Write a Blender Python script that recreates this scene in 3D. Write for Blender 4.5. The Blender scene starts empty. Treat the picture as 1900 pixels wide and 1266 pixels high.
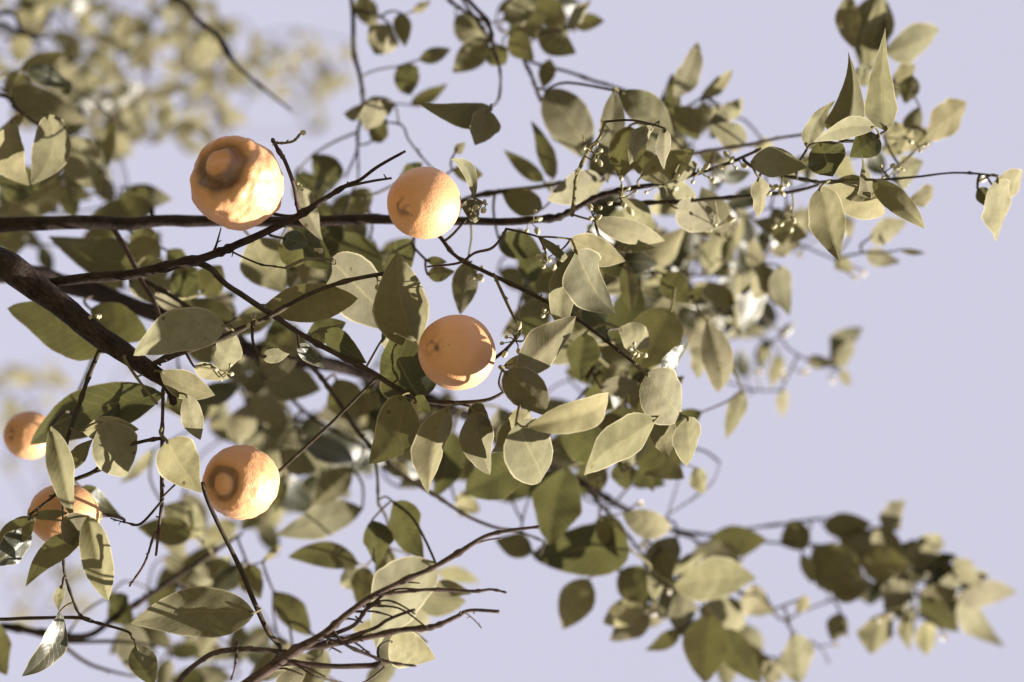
import bpy, bmesh, math, random
import numpy as np
from mathutils import Vector, Matrix, noise

random.seed(7)
rng = random.Random(11)
scene = bpy.context.scene
col = scene.collection

# ------------------------------------------------------------------ camera, sky, sun, exposure
ELEV = math.radians(52)            # someone standing below the tree, looking up, camera held on its side
LENS, FOCUS, FSTOP = 85.0, 1.955, 2.7
CAM = Vector((0, 0, 1.55))
F = Vector((0, math.cos(ELEV), math.sin(ELEV)))          # view direction
R = Vector((0, -math.sin(ELEV), math.cos(ELEV)))         # right edge of the picture = up in the tree
U = (-F).cross(R)                                        # top edge of the picture
K = LENS / 36.0 * 1900.0                                 # pixels per radian-ish (1900 px wide photograph)

cam_data = bpy.data.cameras.new('camera')
cam_data.lens = LENS
cam_data.sensor_width = 36
cam_data.clip_start = 0.05
cam_data.clip_end = 2000
cam_data.dof.use_dof = True
cam_data.dof.focus_distance = FOCUS
cam_data.dof.aperture_fstop = FSTOP
cam = bpy.data.objects.new('camera', cam_data)
col.objects.link(cam)
m3 = Matrix((R, U, -F)).transposed()
cam.matrix_world = Matrix.Translation(CAM) @ m3.to_4x4()
scene.camera = cam

S = (0.88 * R - 0.40 * U + 0.04 * F).normalized()        # towards the sun
SUN_ELEV = math.asin(S.z)
SUN_AZ = math.atan2(S.x, S.y)                            # clockwise from +Y

world = bpy.data.worlds.new('World')
scene.world = world
world.use_nodes = True
wn, wl = world.node_tree.nodes, world.node_tree.links
wn.clear()
sky = wn.new('ShaderNodeTexSky')
sky.sky_type = 'NISHITA'
sky.sun_disc = False
sky.sun_elevation = SUN_ELEV
sky.sun_rotation = SUN_AZ
sky.altitude = 50
sky.air_density = 1.0
sky.dust_density = 1.0
sky.ozone_density = 1.0
hs = wn.new('ShaderNodeHueSaturation')                    # the faded look of the photograph, all round
hs.inputs['Saturation'].default_value = 0.30
hs.inputs['Value'].default_value = 0.58
tint = wn.new('ShaderNodeMix'); tint.data_type = 'RGBA'; tint.blend_type = 'MULTIPLY'
tint.inputs[0].default_value = 1.0
tint.inputs[7].default_value = (1.04, 0.97, 1.0, 1)
bg = wn.new('ShaderNodeBackground')
bg.inputs['Strength'].default_value = 0.15
wo = wn.new('ShaderNodeOutputWorld')
wl.new(sky.outputs[0], hs.inputs['Color'])
wl.new(hs.outputs[0], tint.inputs[6])
haze = wn.new('ShaderNodeMix'); haze.data_type = 'RGBA'     # thin bright haze over the whole sky
haze.inputs[0].default_value = 0.86
haze.inputs[7].default_value = (0.985, 0.965, 1.19, 1)
wl.new(tint.outputs[2], haze.inputs[6])
wl.new(haze.outputs[2], bg.inputs['Color'])
wl.new(bg.outputs[0], wo.inputs['Surface'])

sun_data = bpy.data.lights.new('sun', 'SUN')
sun_data.energy = 5.0
sun_data.angle = math.radians(0.53)
sun_data.color = (1.0, 0.92, 0.82)
sun = bpy.data.objects.new('sun', sun_data)
col.objects.link(sun)
sun.rotation_euler = S.to_track_quat('Z', 'Y').to_euler()

vs = scene.view_settings
vs.view_transform = 'Standard'
vs.look = 'None'
vs.gamma = 1.0
vs.use_curve_mapping = False
vs.exposure = 2.1
scene.render.engine = 'CYCLES'
scene.cycles.use_denoising = True
scene.cycles.max_bounces = 10
scene.cycles.transmission_bounces = 6

# ------------------------------------------------------------------ helpers
def P(x, y, d):
    """a point of the tree: pixel of the photograph and its distance along the view"""
    return CAM + F * d + R * ((x - 950) / K * d) + U * ((633 - y) / K * d)

def tag(o, label=None, cat=None, group=None, kind=None):
    if label: o['label'] = label
    if cat: o['category'] = cat
    if group: o['group'] = group
    if kind: o['kind'] = kind
    return o

def empty(name, loc):
    o = bpy.data.objects.new(name, None)
    o.empty_display_size = 0.05
    o.location = loc
    col.objects.link(o)
    return o

def link_mesh(name, me, mats, parent=None, origin=None):
    for m in (mats if isinstance(mats, (list, tuple)) else [mats]):
        me.materials.append(m)
    o = bpy.data.objects.new(name, me)
    col.objects.link(o)
    if parent is not None:
        o.parent = parent
        o.matrix_parent_inverse = PINV[parent.name]
    PINV[o.name] = Matrix.Identity(4)
    return o
PINV = {}

class Geo:
    """collects vertices, faces, uv and material index; build() makes one mesh"""
    def __init__(s):
        s.v, s.f, s.uv, s.mi = [], [], [], []
    def grid(s, rows, uvs, mi=0, closed=False, flip=False):
        n0 = len(s.v); nr = len(rows); nc = len(rows[0])
        for r in rows: s.v.extend(r)
        for i in range(nr - 1):
            for j in range(nc if closed else nc - 1):
                k = (j + 1) % nc
                q = [n0 + i*nc + j, n0 + i*nc + k, n0 + (i+1)*nc + k, n0 + (i+1)*nc + j]
                t = [uvs[i][j], uvs[i][j+1] if closed else uvs[i][k], uvs[i+1][j+1] if closed else uvs[i+1][k], uvs[i+1][j]]
                if flip: q.reverse(); t.reverse()
                s.f.append(q); s.uv.extend(t); s.mi.append(mi)
    def fan(s, ring_start, nc, tip, mi=0, flip=False):
        k = len(s.v); s.v.append(tip)
        for j in range(nc):
            q = [ring_start + j, ring_start + (j+1) % nc, k]
            if flip: q.reverse()
            s.f.append(q); s.uv.extend([(0, 0)] * 3); s.mi.append(mi)
    def merge(s, g):
        n0 = len(s.v); s.v.extend(g.v)
        s.f.extend([[i + n0 for i in q] for q in g.f]); s.uv.extend(g.uv); s.mi.extend(g.mi)
    def mesh(s, name, smooth=True):
        me = bpy.data.meshes.new(name)
        me.from_pydata([tuple(p) for p in s.v], [], s.f)
        uvl = me.uv_layers.new(name='UVMap')
        flat = np.array(s.uv, dtype=np.float32).ravel()
        uvl.data.foreach_set('uv', flat)
        me.polygons.foreach_set('material_index', s.mi)
        me.polygons.foreach_set('use_smooth', [smooth] * len(s.f))
        me.update()
        return me

def catmull(pts, n):
    """pts: list of Vectors (any size) -> smooth resampling, n steps per span"""
    out = []
    m = len(pts)
    for i in range(m - 1):
        p0, p1, p2, p3 = pts[max(i-1, 0)], pts[i], pts[i+1], pts[min(i+2, m-1)]
        for k in range(n):
            t = k / n
            out.append(0.5 * ((2*p1) + (p2 - p0)*t + (2*p0 - 5*p1 + 4*p2 - p3)*t*t + (3*p1 - p0 - 3*p2 + p3)*t**3))
    out.append(pts[-1])
    return out

def tube(g, pts, rad, sides=8, mi=0, cap=True, lump=0.0, seed=0):
    """swept tube along pts (Vectors) with one radius per point"""
    n = len(pts)
    tang = []
    for i in range(n):
        a = pts[min(i+1, n-1)] - pts[max(i-1, 0)]
        tang.append(a.normalized() if a.length > 1e-9 else Vector((0, 0, 1)))
    ref = tang[0].orthogonal().normalized()
    rows, uvs = [], []
    run = 0.0
    for i in range(n):
        ref = (ref - tang[i] * ref.dot(tang[i])).normalized()
        b = tang[i].cross(ref)
        if i: run += (pts[i] - pts[i-1]).length
        row, uv = [], []
        for j in range(sides + 1):
            a = 2 * math.pi * j / sides
            r = rad[i]
            if lump:
                q = pts[i] * 45.0 + Vector((math.cos(a), math.sin(a), seed)) * 0.7
                r *= 1 + lump * noise.noise(q) + lump * 0.5 * noise.noise(q * 2.7)
            if j < sides: row.append(pts[i] + (ref * math.cos(a) + b * math.sin(a)) * r)
            uv.append((j / sides, run))
        rows.append(row); uvs.append(uv)
    s0 = len(g.v)
    g.grid(rows, uvs, mi, closed=True)
    if cap:
        g.fan(s0 + (n-1)*sides, sides, pts[-1] + tang[-1] * rad[-1] * 0.6, mi)
        g.fan(s0, sides, pts[0] - tang[0] * rad[0] * 0.3, mi, flip=True)

# ------------------------------------------------------------------ materials
def new_mat(name):
    m = bpy.data.materials.new(name)
    m.use_nodes = True
    n = m.node_tree.nodes
    n.clear()
    return m, n, m.node_tree.links

def math_node(n, l, op, a, b=None, c=None, clamp=False):
    x = n.new('ShaderNodeMath'); x.operation = op; x.use_clamp = clamp
    for k, v in enumerate((a, b, c)):
        if v is None: continue
        if isinstance(v, (int, float)): x.inputs[k].default_value = v
        else: l.new(v, x.inputs[k])
    return x.outputs[0]

def mix_col(n, l, fac, a, b, mode='MIX'):
    x = n.new('ShaderNodeMix'); x.data_type = 'RGBA'; x.blend_type = mode
    for k, v in ((0, fac), (6, a), (7, b)):
        if isinstance(v, (int, float)): x.inputs[k].default_value = v
        elif isinstance(v, tuple): x.inputs[k].default_value = (*v, 1) if len(v) == 3 else v
        else: l.new(v, x.inputs[k])
    return x.outputs[2]

def ramp(n, l, fac, stops):
    x = n.new('ShaderNodeValToRGB')
    e = x.color_ramp.elements
    while len(e) < len(stops): e.new(0.5)
    for k, (p, c) in enumerate(stops):
        e[k].position = p
        e[k].color = (*c, 1) if isinstance(c, tuple) else (c, c, c, 1)
    l.new(fac, x.inputs[0])
    return x.outputs[0]

def noise_tex(n, l, vec, scale, detail=3, rough=0.55):
    x = n.new('ShaderNodeTexNoise')
    x.inputs['Scale'].default_value = scale
    x.inputs['Detail'].default_value = detail
    x.inputs['Roughness'].default_value = rough
    if vec is not None: l.new(vec, x.inputs['Vector'])
    return x.outputs['Fac']

def leaf_material(name, under, top, trans, transl=0.30, fresh=False):
    m, n, l = new_mat(name)
    out = n.new('ShaderNodeOutputMaterial')
    uv = n.new('ShaderNodeUVMap'); uv.uv_map = 'UVMap'
    sep = n.new('ShaderNodeSeparateXYZ'); l.new(uv.outputs[0], sep.inputs[0])
    u, v = sep.outputs[0], sep.outputs[1]                  # u along the leaf 0..1, v across 0..1 (0.5 = midrib)
    av = math_node(n, l, 'ABSOLUTE', math_node(n, l, 'MULTIPLY_ADD', v, 2.0, -1.0))
    geo = n.new('ShaderNodeNewGeometry')
    oi = n.new('ShaderNodeObjectInfo')
    tc = n.new('ShaderNodeTexCoord')
    rnd = math_node(n, l, 'FRACT', math_node(n, l, 'ADD', oi.outputs['Random'], geo.outputs['Random Per Island']))
    n1 = noise_tex(n, l, tc.outputs['Object'], 34, 4)
    n2 = noise_tex(n, l, tc.outputs['Object'], 150, 3)
    n3 = noise_tex(n, l, tc.outputs['Object'], 420, 2)
    # side veins: thin lines leaving the midrib at an angle
    ph = math_node(n, l, 'SUBTRACT', math_node(n, l, 'MULTIPLY', u, 11.0), math_node(n, l, 'MULTIPLY', av, 2.6))
    ph = math_node(n, l, 'ADD', ph, math_node(n, l, 'MULTIPLY', n1, 1.2))
    saw = math_node(n, l, 'ABSOLUTE', math_node(n, l, 'SUBTRACT', math_node(n, l, 'FRACT', ph), 0.5))
    vein = math_node(n, l, 'SUBTRACT', 1.0, math_node(n, l, 'MULTIPLY', saw, 9.0), clamp=True)
    mid = math_node(n, l, 'SUBTRACT', 1.0, math_node(n, l, 'MULTIPLY', av, 17.0), clamp=True)
    rim = math_node(n, l, 'MULTIPLY', math_node(n, l, 'SUBTRACT', av, 0.925), 20.0, clamp=True)
    rim = math_node(n, l, 'MULTIPLY', rim, math_node(n, l, 'LESS_THAN', av, 1.5))
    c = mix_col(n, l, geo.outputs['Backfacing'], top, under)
    hv = n.new('ShaderNodeHueSaturation')
    l.new(c, hv.inputs['Color'])
    l.new(math_node(n, l, 'MULTIPLY_ADD', rnd, 0.025, 0.485), hv.inputs['Hue'])
    l.new(math_node(n, l, 'MULTIPLY_ADD', math_node(n, l, 'FRACT', math_node(n, l, 'MULTIPLY', rnd, 7.3)), 0.35, 0.8), hv.inputs['Saturation'])
    l.new(math_node(n, l, 'MULTIPLY_ADD', math_node(n, l, 'FRACT', math_node(n, l, 'MULTIPLY', rnd, 3.7)), 0.6, 0.68), hv.inputs['Value'])
    c = hv.outputs[0]
    c = mix_col(n, l, math_node(n, l, 'MULTIPLY', ramp(n, l, n1, [(0.35, 0.0), (0.7, 1.0)]), 0.22), c, (0.135, 0.115, 0.047))
    c = mix_col(n, l, math_node(n, l, 'MULTIPLY', ramp(n, l, n2, [(0.3, 1.0), (0.62, 0.0)]), 0.25), c, (0.04, 0.04, 0.015))
    c = mix_col(n, l, math_node(n, l, 'MULTIPLY', vein, 0.07), c, (0.20, 0.185, 0.10))
    c = mix_col(n, l, math_node(n, l, 'MULTIPLY', mid, 0.55), c, (0.21, 0.19, 0.10))
    c = mix_col(n, l, math_node(n, l, 'MULTIPLY', rim, 0.75), c, (0.33, 0.30, 0.20))
    spots = n.new('ShaderNodeTexVoronoi'); spots.inputs['Scale'].default_value = 75
    l.new(tc.outputs['Object'], spots.inputs['Vector'])
    sp = math_node(n, l, 'LESS_THAN', spots.outputs['Distance'], 0.13)
    sp = math_node(n, l, 'MULTIPLY', sp, ramp(n, l, n1, [(0.55, 0.0), (0.6, 1.0)]))
    c = mix_col(n, l, math_node(n, l, 'MULTIPLY', sp, 0.75), c, (0.045, 0.03, 0.015))
    p = n.new('ShaderNodeBsdfPrincipled')
    l.new(c, p.inputs['Base Color'])
    rg = mix_col(n, l, geo.outputs['Backfacing'], (0.40, 0.40, 0.40), (0.80, 0.80, 0.80))
    l.new(rg, p.inputs['Roughness'])
    l.new(mix_col(n, l, geo.outputs['Backfacing'], (0.36,)*3, (0.05,)*3), p.inputs['Specular IOR Level'])
    bump = n.new('ShaderNodeBump')
    bump.inputs['Strength'].default_value = 0.2
    bump.inputs['Distance'].default_value = 0.0008
    h = math_node(n, l, 'ADD', math_node(n, l, 'MULTIPLY', vein, -0.5), math_node(n, l, 'MULTIPLY', n3, 0.8))
    h = math_node(n, l, 'ADD', h, math_node(n, l, 'MULTIPLY', n2, 0.9))
    l.new(h, bump.inputs['Height'])
    l.new(bump.outputs[0], p.inputs['Normal'])
    tr = n.new('ShaderNodeBsdfTranslucent')
    tcx = mix_col(n, l, math_node(n, l, 'MULTIPLY', vein, 0.25), trans, (0.30, 0.27, 0.10))
    tcx = mix_col(n, l, math_node(n, l, 'MULTIPLY', n1, 0.5), tcx, (0.10, 0.10, 0.02))
    l.new(tcx, tr.inputs['Color'])
    mx = n.new('ShaderNodeMixShader'); mx.inputs[0].default_value = transl
    l.new(p.outputs[0], mx.inputs[1]); l.new(tr.outputs[0], mx.inputs[2])
    l.new(mx.outputs[0], out.inputs['Surface'])
    return m

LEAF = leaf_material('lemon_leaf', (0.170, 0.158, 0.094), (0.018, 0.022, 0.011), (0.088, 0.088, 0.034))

def bark_material(name, dark, light, scale, bumpd):
    m, n, l = new_mat(name)
    out = n.new('ShaderNodeOutputMaterial')
    tc = n.new('ShaderNodeTexCoord')
    uv = n.new('ShaderNodeUVMap'); uv.uv_map = 'UVMap'
    mp = n.new('ShaderNodeMapping'); mp.inputs['Scale'].default_value = (9.0, 40.0, 1)
    l.new(uv.outputs[0], mp.inputs[0])
    a = noise_tex(n, l, tc.outputs['Object'], scale, 5, 0.65)
    b = noise_tex(n, l, mp.outputs[0], 3.0, 4, 0.6)
    c_ = noise_tex(n, l, tc.outputs['Object'], scale * 6, 3)
    k = math_node(n, l, 'MULTIPLY_ADD', b, 0.5, math_node(n, l, 'MULTIPLY', a, 0.5))
    c = ramp(n, l, k, [(0.36, dark), (0.62, light)])
    c = mix_col(n, l, ramp(n, l, c_, [(0.62, 0.0), (0.76, 0.5)]), c, (0.11, 0.095, 0.078))
    p = n.new('ShaderNodeBsdfPrincipled')
    l.new(c, p.inputs['Base Color'])
    p.inputs['Roughness'].default_value = 0.72
    p.inputs['Specular IOR Level'].default_value = 0.10
    bump = n.new('ShaderNodeBump'); bump.inputs['Strength'].default_value = 0.7; bump.inputs['Distance'].default_value = bumpd
    l.new(math_node(n, l, 'ADD', k, math_node(n, l, 'MULTIPLY', c_, 0.35)), bump.inputs['Height'])
    l.new(bump.outputs[0], p.inputs['Normal'])
    l.new(p.outputs[0], out.inputs['Surface'])
    return m
BARK = bark_material('bark', (0.005, 0.0036, 0.0032), (0.042, 0.030, 0.025), 60, 0.002)
TWIG = bark_material('twig_bark', (0.013, 0.010, 0.007), (0.060, 0.047, 0.032), 110, 0.0008)
DRY = bark_material('dry_twig_bark', (0.014, 0.009, 0.007), (0.092, 0.066, 0.056), 110, 0.0008)
GREENTWIG = bark_material('green_twig', (0.050, 0.046, 0.020), (0.150, 0.132, 0.066), 110, 0.0005)

def simple_mat(name, colr, colr2, rough, sss=0.0, bump=0.0, scale=200, radius=(0.01, 0.006, 0.003), spec=0.5):
    m, n, l = new_mat(name)
    out = n.new('ShaderNodeOutputMaterial')
    tc = n.new('ShaderNodeTexCoord')
    a = noise_tex(n, l, tc.outputs['Object'], scale, 4)
    p = n.new('ShaderNodeBsdfPrincipled')
    l.new(mix_col(n, l, ramp(n, l, a, [(0.3, 0.0), (0.7, 1.0)]), colr, colr2), p.inputs['Base Color'])
    p.inputs['Roughness'].default_value = rough
    p.inputs['Specular IOR Level'].default_value = spec
    if sss:
        p.inputs['Subsurface Weight'].default_value = sss
        p.inputs['Subsurface Radius'].default_value = (1.0, 0.5, 0.25)
        p.inputs['Subsurface Scale'].default_value = radius[0]
    if bump:
        b = n.new('ShaderNodeBump'); b.inputs['Strength'].default_value = 0.5; b.inputs['Distance'].default_value = bump
        l.new(a, b.inputs['Height']); l.new(b.outputs[0], p.inputs['Normal'])
    l.new(p.outputs[0], out.inputs['Surface'])
    return m
BUD = simple_mat('flower_bud', (0.22, 0.21, 0.11), (0.34, 0.31, 0.20), 0.5, 0.2, 0, 120, (0.002,))
PETAL = simple_mat('white_petal', (0.74, 0.72, 0.66), (0.82, 0.80, 0.76), 0.5, 0.15, 0, 90, (0.002,))
CALYX = simple_mat('calyx', (0.16, 0.15, 0.07), (0.30, 0.27, 0.15), 0.6, 0, 0.0005, 300)
SCAR = simple_mat('twig_scar', (0.05, 0.03, 0.022), (0.12, 0.07, 0.05), 0.8)
SOIL = simple_mat('dry_ground', (0.075, 0.065, 0.032), (0.13, 0.105, 0.058), 0.95, 0, 0.03, 3.0)

def rind_material():
    m, n, l = new_mat('lemon_rind')
    out = n.new('ShaderNodeOutputMaterial')
    tc = n.new('ShaderNodeTexCoord')
    oi = n.new('ShaderNodeObjectInfo')
    a = noise_tex(n, l, tc.outputs['Object'], 28, 4)
    b = noise_tex(n, l, tc.outputs['Object'], 210, 3)
    vor = n.new('ShaderNodeTexVoronoi'); vor.inputs['Scale'].default_value = 520
    l.new(tc.outputs['Object'], vor.inputs['Vector'])
    pore = ramp(n, l, vor.outputs['Distance'], [(0.0, 0.0), (0.42, 1.0)])
    c = ramp(n, l, a, [(0.28, (0.45, 0.225, 0.095)), (0.72, (0.51, 0.29, 0.142))])
    c = mix_col(n, l, math_node(n, l, 'MULTIPLY', ramp(n, l, b, [(0.55, 0.0), (0.75, 1.0)]), 0.25), c, (0.40, 0.17, 0.05))
    # dull brown scarring in the groove round the nipple comes with the uv: u = distance from the nipple
    uv = n.new('ShaderNodeUVMap'); uv.uv_map = 'UVMap'
    sep = n.new('ShaderNodeSeparateXYZ'); l.new(uv.outputs[0], sep.inputs[0])
    scar = math_node(n, l, 'MULTIPLY', sep.outputs[1], ramp(n, l, a, [(0.3, 0.55), (0.65, 1.0)]), clamp=True)
    c = mix_col(n, l, math_node(n, l, 'MULTIPLY', scar, 0.93), c, (0.060, 0.026, 0.011))
    p = n.new('ShaderNodeBsdfPrincipled')
    l.new(c, p.inputs['Base Color'])
    p.inputs['Roughness'].default_value = 0.5
    p.inputs['Specular IOR Level'].default_value = 0.6
    p.inputs['Subsurface Weight'].default_value = 0.12
    p.inputs['Subsurface Radius'].default_value = (1.0, 0.45, 0.15)
    p.inputs['Subsurface Scale'].default_value = 0.004
    bump = n.new('ShaderNodeBump'); bump.inputs['Strength'].default_value = 0.4; bump.inputs['Distance'].default_value = 0.0006
    l.new(math_node(n, l, 'ADD', pore, math_node(n, l, 'MULTIPLY', b, 1.2)), bump.inputs['Height'])
    l.new(bump.outputs[0], p.inputs['Normal'])
    l.new(p.outputs[0], out.inputs['Surface'])
    return m
RIND = rind_material()

# ------------------------------------------------------------------ ground
def build_ground():
    g = Geo()
    nn, ext = 48, 400.0
    rows, uvs = [], []
    for i in range(nn + 1):
        row, uv = [], []
        for j in range(nn + 1):
            a, b = i / nn * 2 - 1, j / nn * 2 - 1
            x, y = ext * a * abs(a) ** 1.5, ext * b * abs(b) ** 1.5
            row.append(Vector((x, y, 0.05 * noise.noise(Vector((x, y, 0)) * 0.4) * min(1, math.hypot(x, y - 2.3) / 2))))
            uv.append((a, b))
        rows.append(row); uvs.append(uv)
    g.grid(rows, uvs, flip=True)
    o = link_mesh('ground', g.mesh('ground'), SOIL)
    tag(o, kind='structure')
build_ground()

# ------------------------------------------------------------------ the tree: trunk and branches
BASE = P(-640, 640, 2.35); BASE = Vector((BASE.x, BASE.y + 0.35, 0.0))
tree = empty('lemon_tree', BASE)
tag(tree, 'lemon tree with olive green leaves on dark branches against the pale sky', 'tree')
bpy.context.view_layer.update()
PINV[tree.name] = tree.matrix_world.inverted()

BR = {}          # key -> dict(object, sampled points)
NODES, NODE_OWNER = [], []      # points everything else can grow from

def chain(pts, d0, d1):
    """[(x, y, width px)] -> world points and radii; distance runs from d0 to d1 along the chain"""
    ln = [0.0]
    for i in range(1, len(pts)):
        ln.append(ln[-1] + math.hypot(pts[i][0] - pts[i-1][0], pts[i][1] - pts[i-1][1]))
    W, rr = [], []
    for i, p in enumerate(pts):
        d = d0 + (d1 - d0) * ln[i] / max(ln[-1], 1e-6) if len(p) < 4 else p[3]
        W.append(P(p[0], p[1], d)); rr.append(p[2] / 2 * d / K)
    return W, rr

def nearest(pts, q):
    best, bi = 1e9, 0
    for i, p in enumerate(pts):
        a = (p - q).length
        if a < best: best, bi = a, i
    return bi, best

def branch(key, pts, d0, d1, parent=None, mat=None, name=None, sides=None, lump=0.16, nodes=True, join=True):
    W, rr = chain(pts, d0, d1)
    if parent is not None and join:
        pw = BR[parent]['pts']
        bi, dist = nearest(pw, W[0])
        if dist > 0.002:
            j = pw[bi]
            W = [j] + W
            rr = [rr[0] * .8] + rr
    steps = 6
    four = [Vector((*p, r)) for p, r in zip(W, rr)]
    sm = catmull(four, steps)
    pts3 = [Vector(q[:3]) for q in sm]
    # small crooks so nothing runs dead straight
    for i in range(1, len(pts3) - 1):
        q = pts3[i] * 24.0
        pts3[i] = pts3[i] + Vector((noise.noise(q), noise.noise(q + Vector((9, 1, 4))), noise.noise(q + Vector((3, 7, 2))))) * min(0.0030, max(q_ for q_ in (sm[i][3], 0.0006)) * 0.55)
    rad = [max(q[3], 0.0005) for q in sm]
    # nodes (slight swellings) along thin wood
    for i in range(2, len(rad) - 1):
        if rad[i] < 0.004 and rng.random() < 0.14: rad[i] *= 1.38
    wide = max(rad)
    g = Geo()
    tube(g, pts3, rad, sides or (14 if wide > 0.008 else 8 if wide > 0.002 else 6), lump=lump, seed=len(BR))
    # stubs and thorns where leaves have fallen
    if wide < 0.006:
        for i in range(3, len(pts3) - 2):
            if rng.random() < 0.12:
                dirn = (Vector((rng.uniform(-1, 1), rng.uniform(-1, 1), rng.uniform(-1, 1))) + (pts3[i+1] - pts3[i]).normalized() * 0.6).normalized()
                ll = rng.uniform(0.002, 0.0055)
                tube(g, [pts3[i], pts3[i] + dirn * ll * 0.6, pts3[i] + dirn * ll], [rad[i] * 0.7, rad[i] * 0.55, rad[i] * 0.35], 5)
    if mat is None: mat = BARK if wide > 0.0045 else TWIG
    top = parent is None or wide > 0.0030 or name == 'branch'
    owner = tree if top else (BR[parent]['obj'] if BR[parent]['obj'].parent is tree else BR[parent]['obj'].parent)
    o = link_mesh(name or ('branch' if top else 'twig'), g.mesh('branch'), mat, owner)
    if not top: o.matrix_parent_inverse = Matrix.Identity(4)
    BR[key] = dict(obj=o, pts=pts3, rad=rad)
    if nodes:
        own = o if o.parent is tree else o.parent
        for p in pts3[1:]:
            NODES.append(p); NODE_OWNER.append(own)
    return o

# trunk, out of the picture to the left (down), built so that every limb stands on something
fork = P(-520, 560, 2.32)
def trunk():
    g = Geo()
    pts = [BASE + Vector((0, 0, -0.08)), BASE + Vector((0, 0, 0.03)), BASE + Vector((0.02, -0.03, 0.5)),
           BASE.lerp(fork, 0.5) + Vector((0.03, 0.05, 0)), BASE.lerp(fork, 0.82) + Vector((0, 0.03, 0)), fork]
    rr = [0.105, 0.085, 0.066, 0.056, 0.05, 0.04]
    sm = catmull([Vector((*p, r)) for p, r in zip(pts, rr)], 8)
    p3 = [Vector(q[:3]) for q in sm]
    tube(g, p3, [q[3] for q in sm], 22, lump=0.12)
    o = link_mesh('trunk', g.mesh('trunk'), BARK, tree)
    BR['trunk'] = dict(obj=o, pts=p3, rad=[])
trunk()

B = branch
B('one', [(-480, 540, 46, 2.30), (-250, 450, 36, 2.2), (0, 420, 28), (215, 414, 25), (350, 410, 22), (500, 412, 21), (715, 408, 18), (900, 410, 15), (1020, 406, 13), (1060, 392, 11), (1110, 366, 11), (1170, 350, 10), (1230, 340, 8), (1330, 311, 7), (1380, 291, 6), (1412, 276, 5)], 2.12, 2.05, 'trunk')
B('two', [(-500, 560, 64, 2.22), (-260, 485, 60, 2.06), (-90, 468, 59, 2.005), (0, 488, 58), (60, 524, 52), (130, 580, 44), (200, 632, 39), (270, 680, 32), (310, 712, 24), (322, 750, 14)], 1.99, 1.96, 'trunk')
B('two_fork', [(62, 526, 12, 1.99), (120, 519, 19), (180, 513, 21), (260, 508, 19), (360, 487, 17), (400, 471, 16), (450, 450, 15), (530, 414, 14), (590, 378, 12), (640, 346, 8), (668, 334, 7), (700, 310, 6.5), (752, 281, 5)], 1.98, 1.93, 'two')
B('two_fork_tip', [(636, 348, 6), (690, 336, 5.5), (726, 331, 5)], 1.94, 1.93, 'two_fork', join=False)
B('three', [(-200, 500, 42, 2.2), (30, 508, 40), (130, 527, 36), (260, 572, 32), (440, 642, 30), (600, 676, 27), (690, 698, 23), (780, 738, 20), (900, 790, 18), (1050, 880, 14), (1110, 915, 13), (1160, 945, 11), (1250, 985, 9), (1290, 1002, 7), (1312, 1042, 5)], 2.14, 2.42, 'two')
B('five', [(362, 488, 13), (392, 502, 12), (420, 530, 11), (500, 580, 10.5), (560, 622, 10.5), (620, 656, 10), (690, 692, 10), (760, 733, 10), (830, 747, 9), (900, 744, 7), (935, 728, 5)], 1.97, 1.98, 'two_fork')
B('six', [(282, 676, 11), (380, 640, 9.5), (470, 602, 9), (500, 588, 9), (560, 552, 8.5), (640, 522, 8), (736, 503, 7)], 1.96, 1.97, 'two')
B('seven', [(700, 400, 7, 2.1), (770, 420, 7), (813, 436, 8), (850, 478, 8), (918, 512, 8), (1004, 555, 8), (1040, 574, 7), (1088, 604, 7), (1140, 645, 6.5), (1195, 690, 6), (1216, 725, 5), (1236, 767, 4)], 2.02, 1.98, 'one')
B('seven_fork', [(918, 512, 6), (945, 570, 6), (966, 612, 4.5)], 2.0, 1.98, 'seven', mat=GREENTWIG)
B('spur', [(793, 495, 4), (850, 488, 5), (881, 469, 5.5), (912, 461, 6), (932, 440, 5), (940, 425, 6.5)], 1.98, 1.96, 'seven', mat=DRY, join=False)
B('thorn', [(394, 472, 8), (401, 455, 4.5), (410, 423, 2.5)], 1.97, 1.95, 'two_fork')
B('side', [(432, 468, 4), (480, 490, 4), (505, 494, 3.5), (530, 498, 3.5)], 1.95, 1.95, 'two_fork')
B('hang', [(187, 645, 9), (160, 712, 8), (134, 784, 8), (122, 835, 7), (118, 892, 6)], 1.97, 1.95, 'two')
B('pale_stick', [(231, 665, 6), (258, 706, 6), (292, 750, 5)], 1.95, 1.95, 'two', mat=GREENTWIG)
B('drop', [(303, 722, 8), (302, 753, 7), (300, 820, 7), (300, 925, 7.5), (296, 970, 6), (289, 1031, 5)], 1.96, 1.95, 'two', mat=DRY)
B('drop_a', [(299, 932, 5), (262, 972, 5), (235, 970, 3), (205, 962, 2)], 1.95, 1.96, 'drop')
B('drop_b', [(300, 924, 4), (322, 902, 4), (346, 879, 3.5)], 1.95, 1.95, 'drop')
B('drop_c', [(286, 992, 4), (268, 1045, 4), (240, 1088, 3.5)], 1.95, 1.95, 'drop', mat=DRY)
B('low_left', [(302, 814, 7), (260, 820, 7), (218, 834, 8), (176, 873, 8), (130, 894, 8), (95, 925, 6), (55, 956, 5)], 1.96, 1.97, 'drop')
B('low_left_a', [(176, 876, 4), (188, 872, 4), (187, 866, 3)], 1.96, 1.96, 'low_left')
B('low_left_b', [(117, 900, 5), (117, 975, 5), (118, 1045, 5), (122, 1073, 5), (145, 1137, 5), (168, 1150, 5)], 1.97, 1.97, 'low_left')
B('rail', [(-120, 1150, 8), (0, 1149, 7), (60, 1147, 7), (145, 1147, 6.5), (175, 1155, 5.5), (235, 1171, 5), (245, 1185, 4)], 1.99, 1.98, 'trunk')
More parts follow.
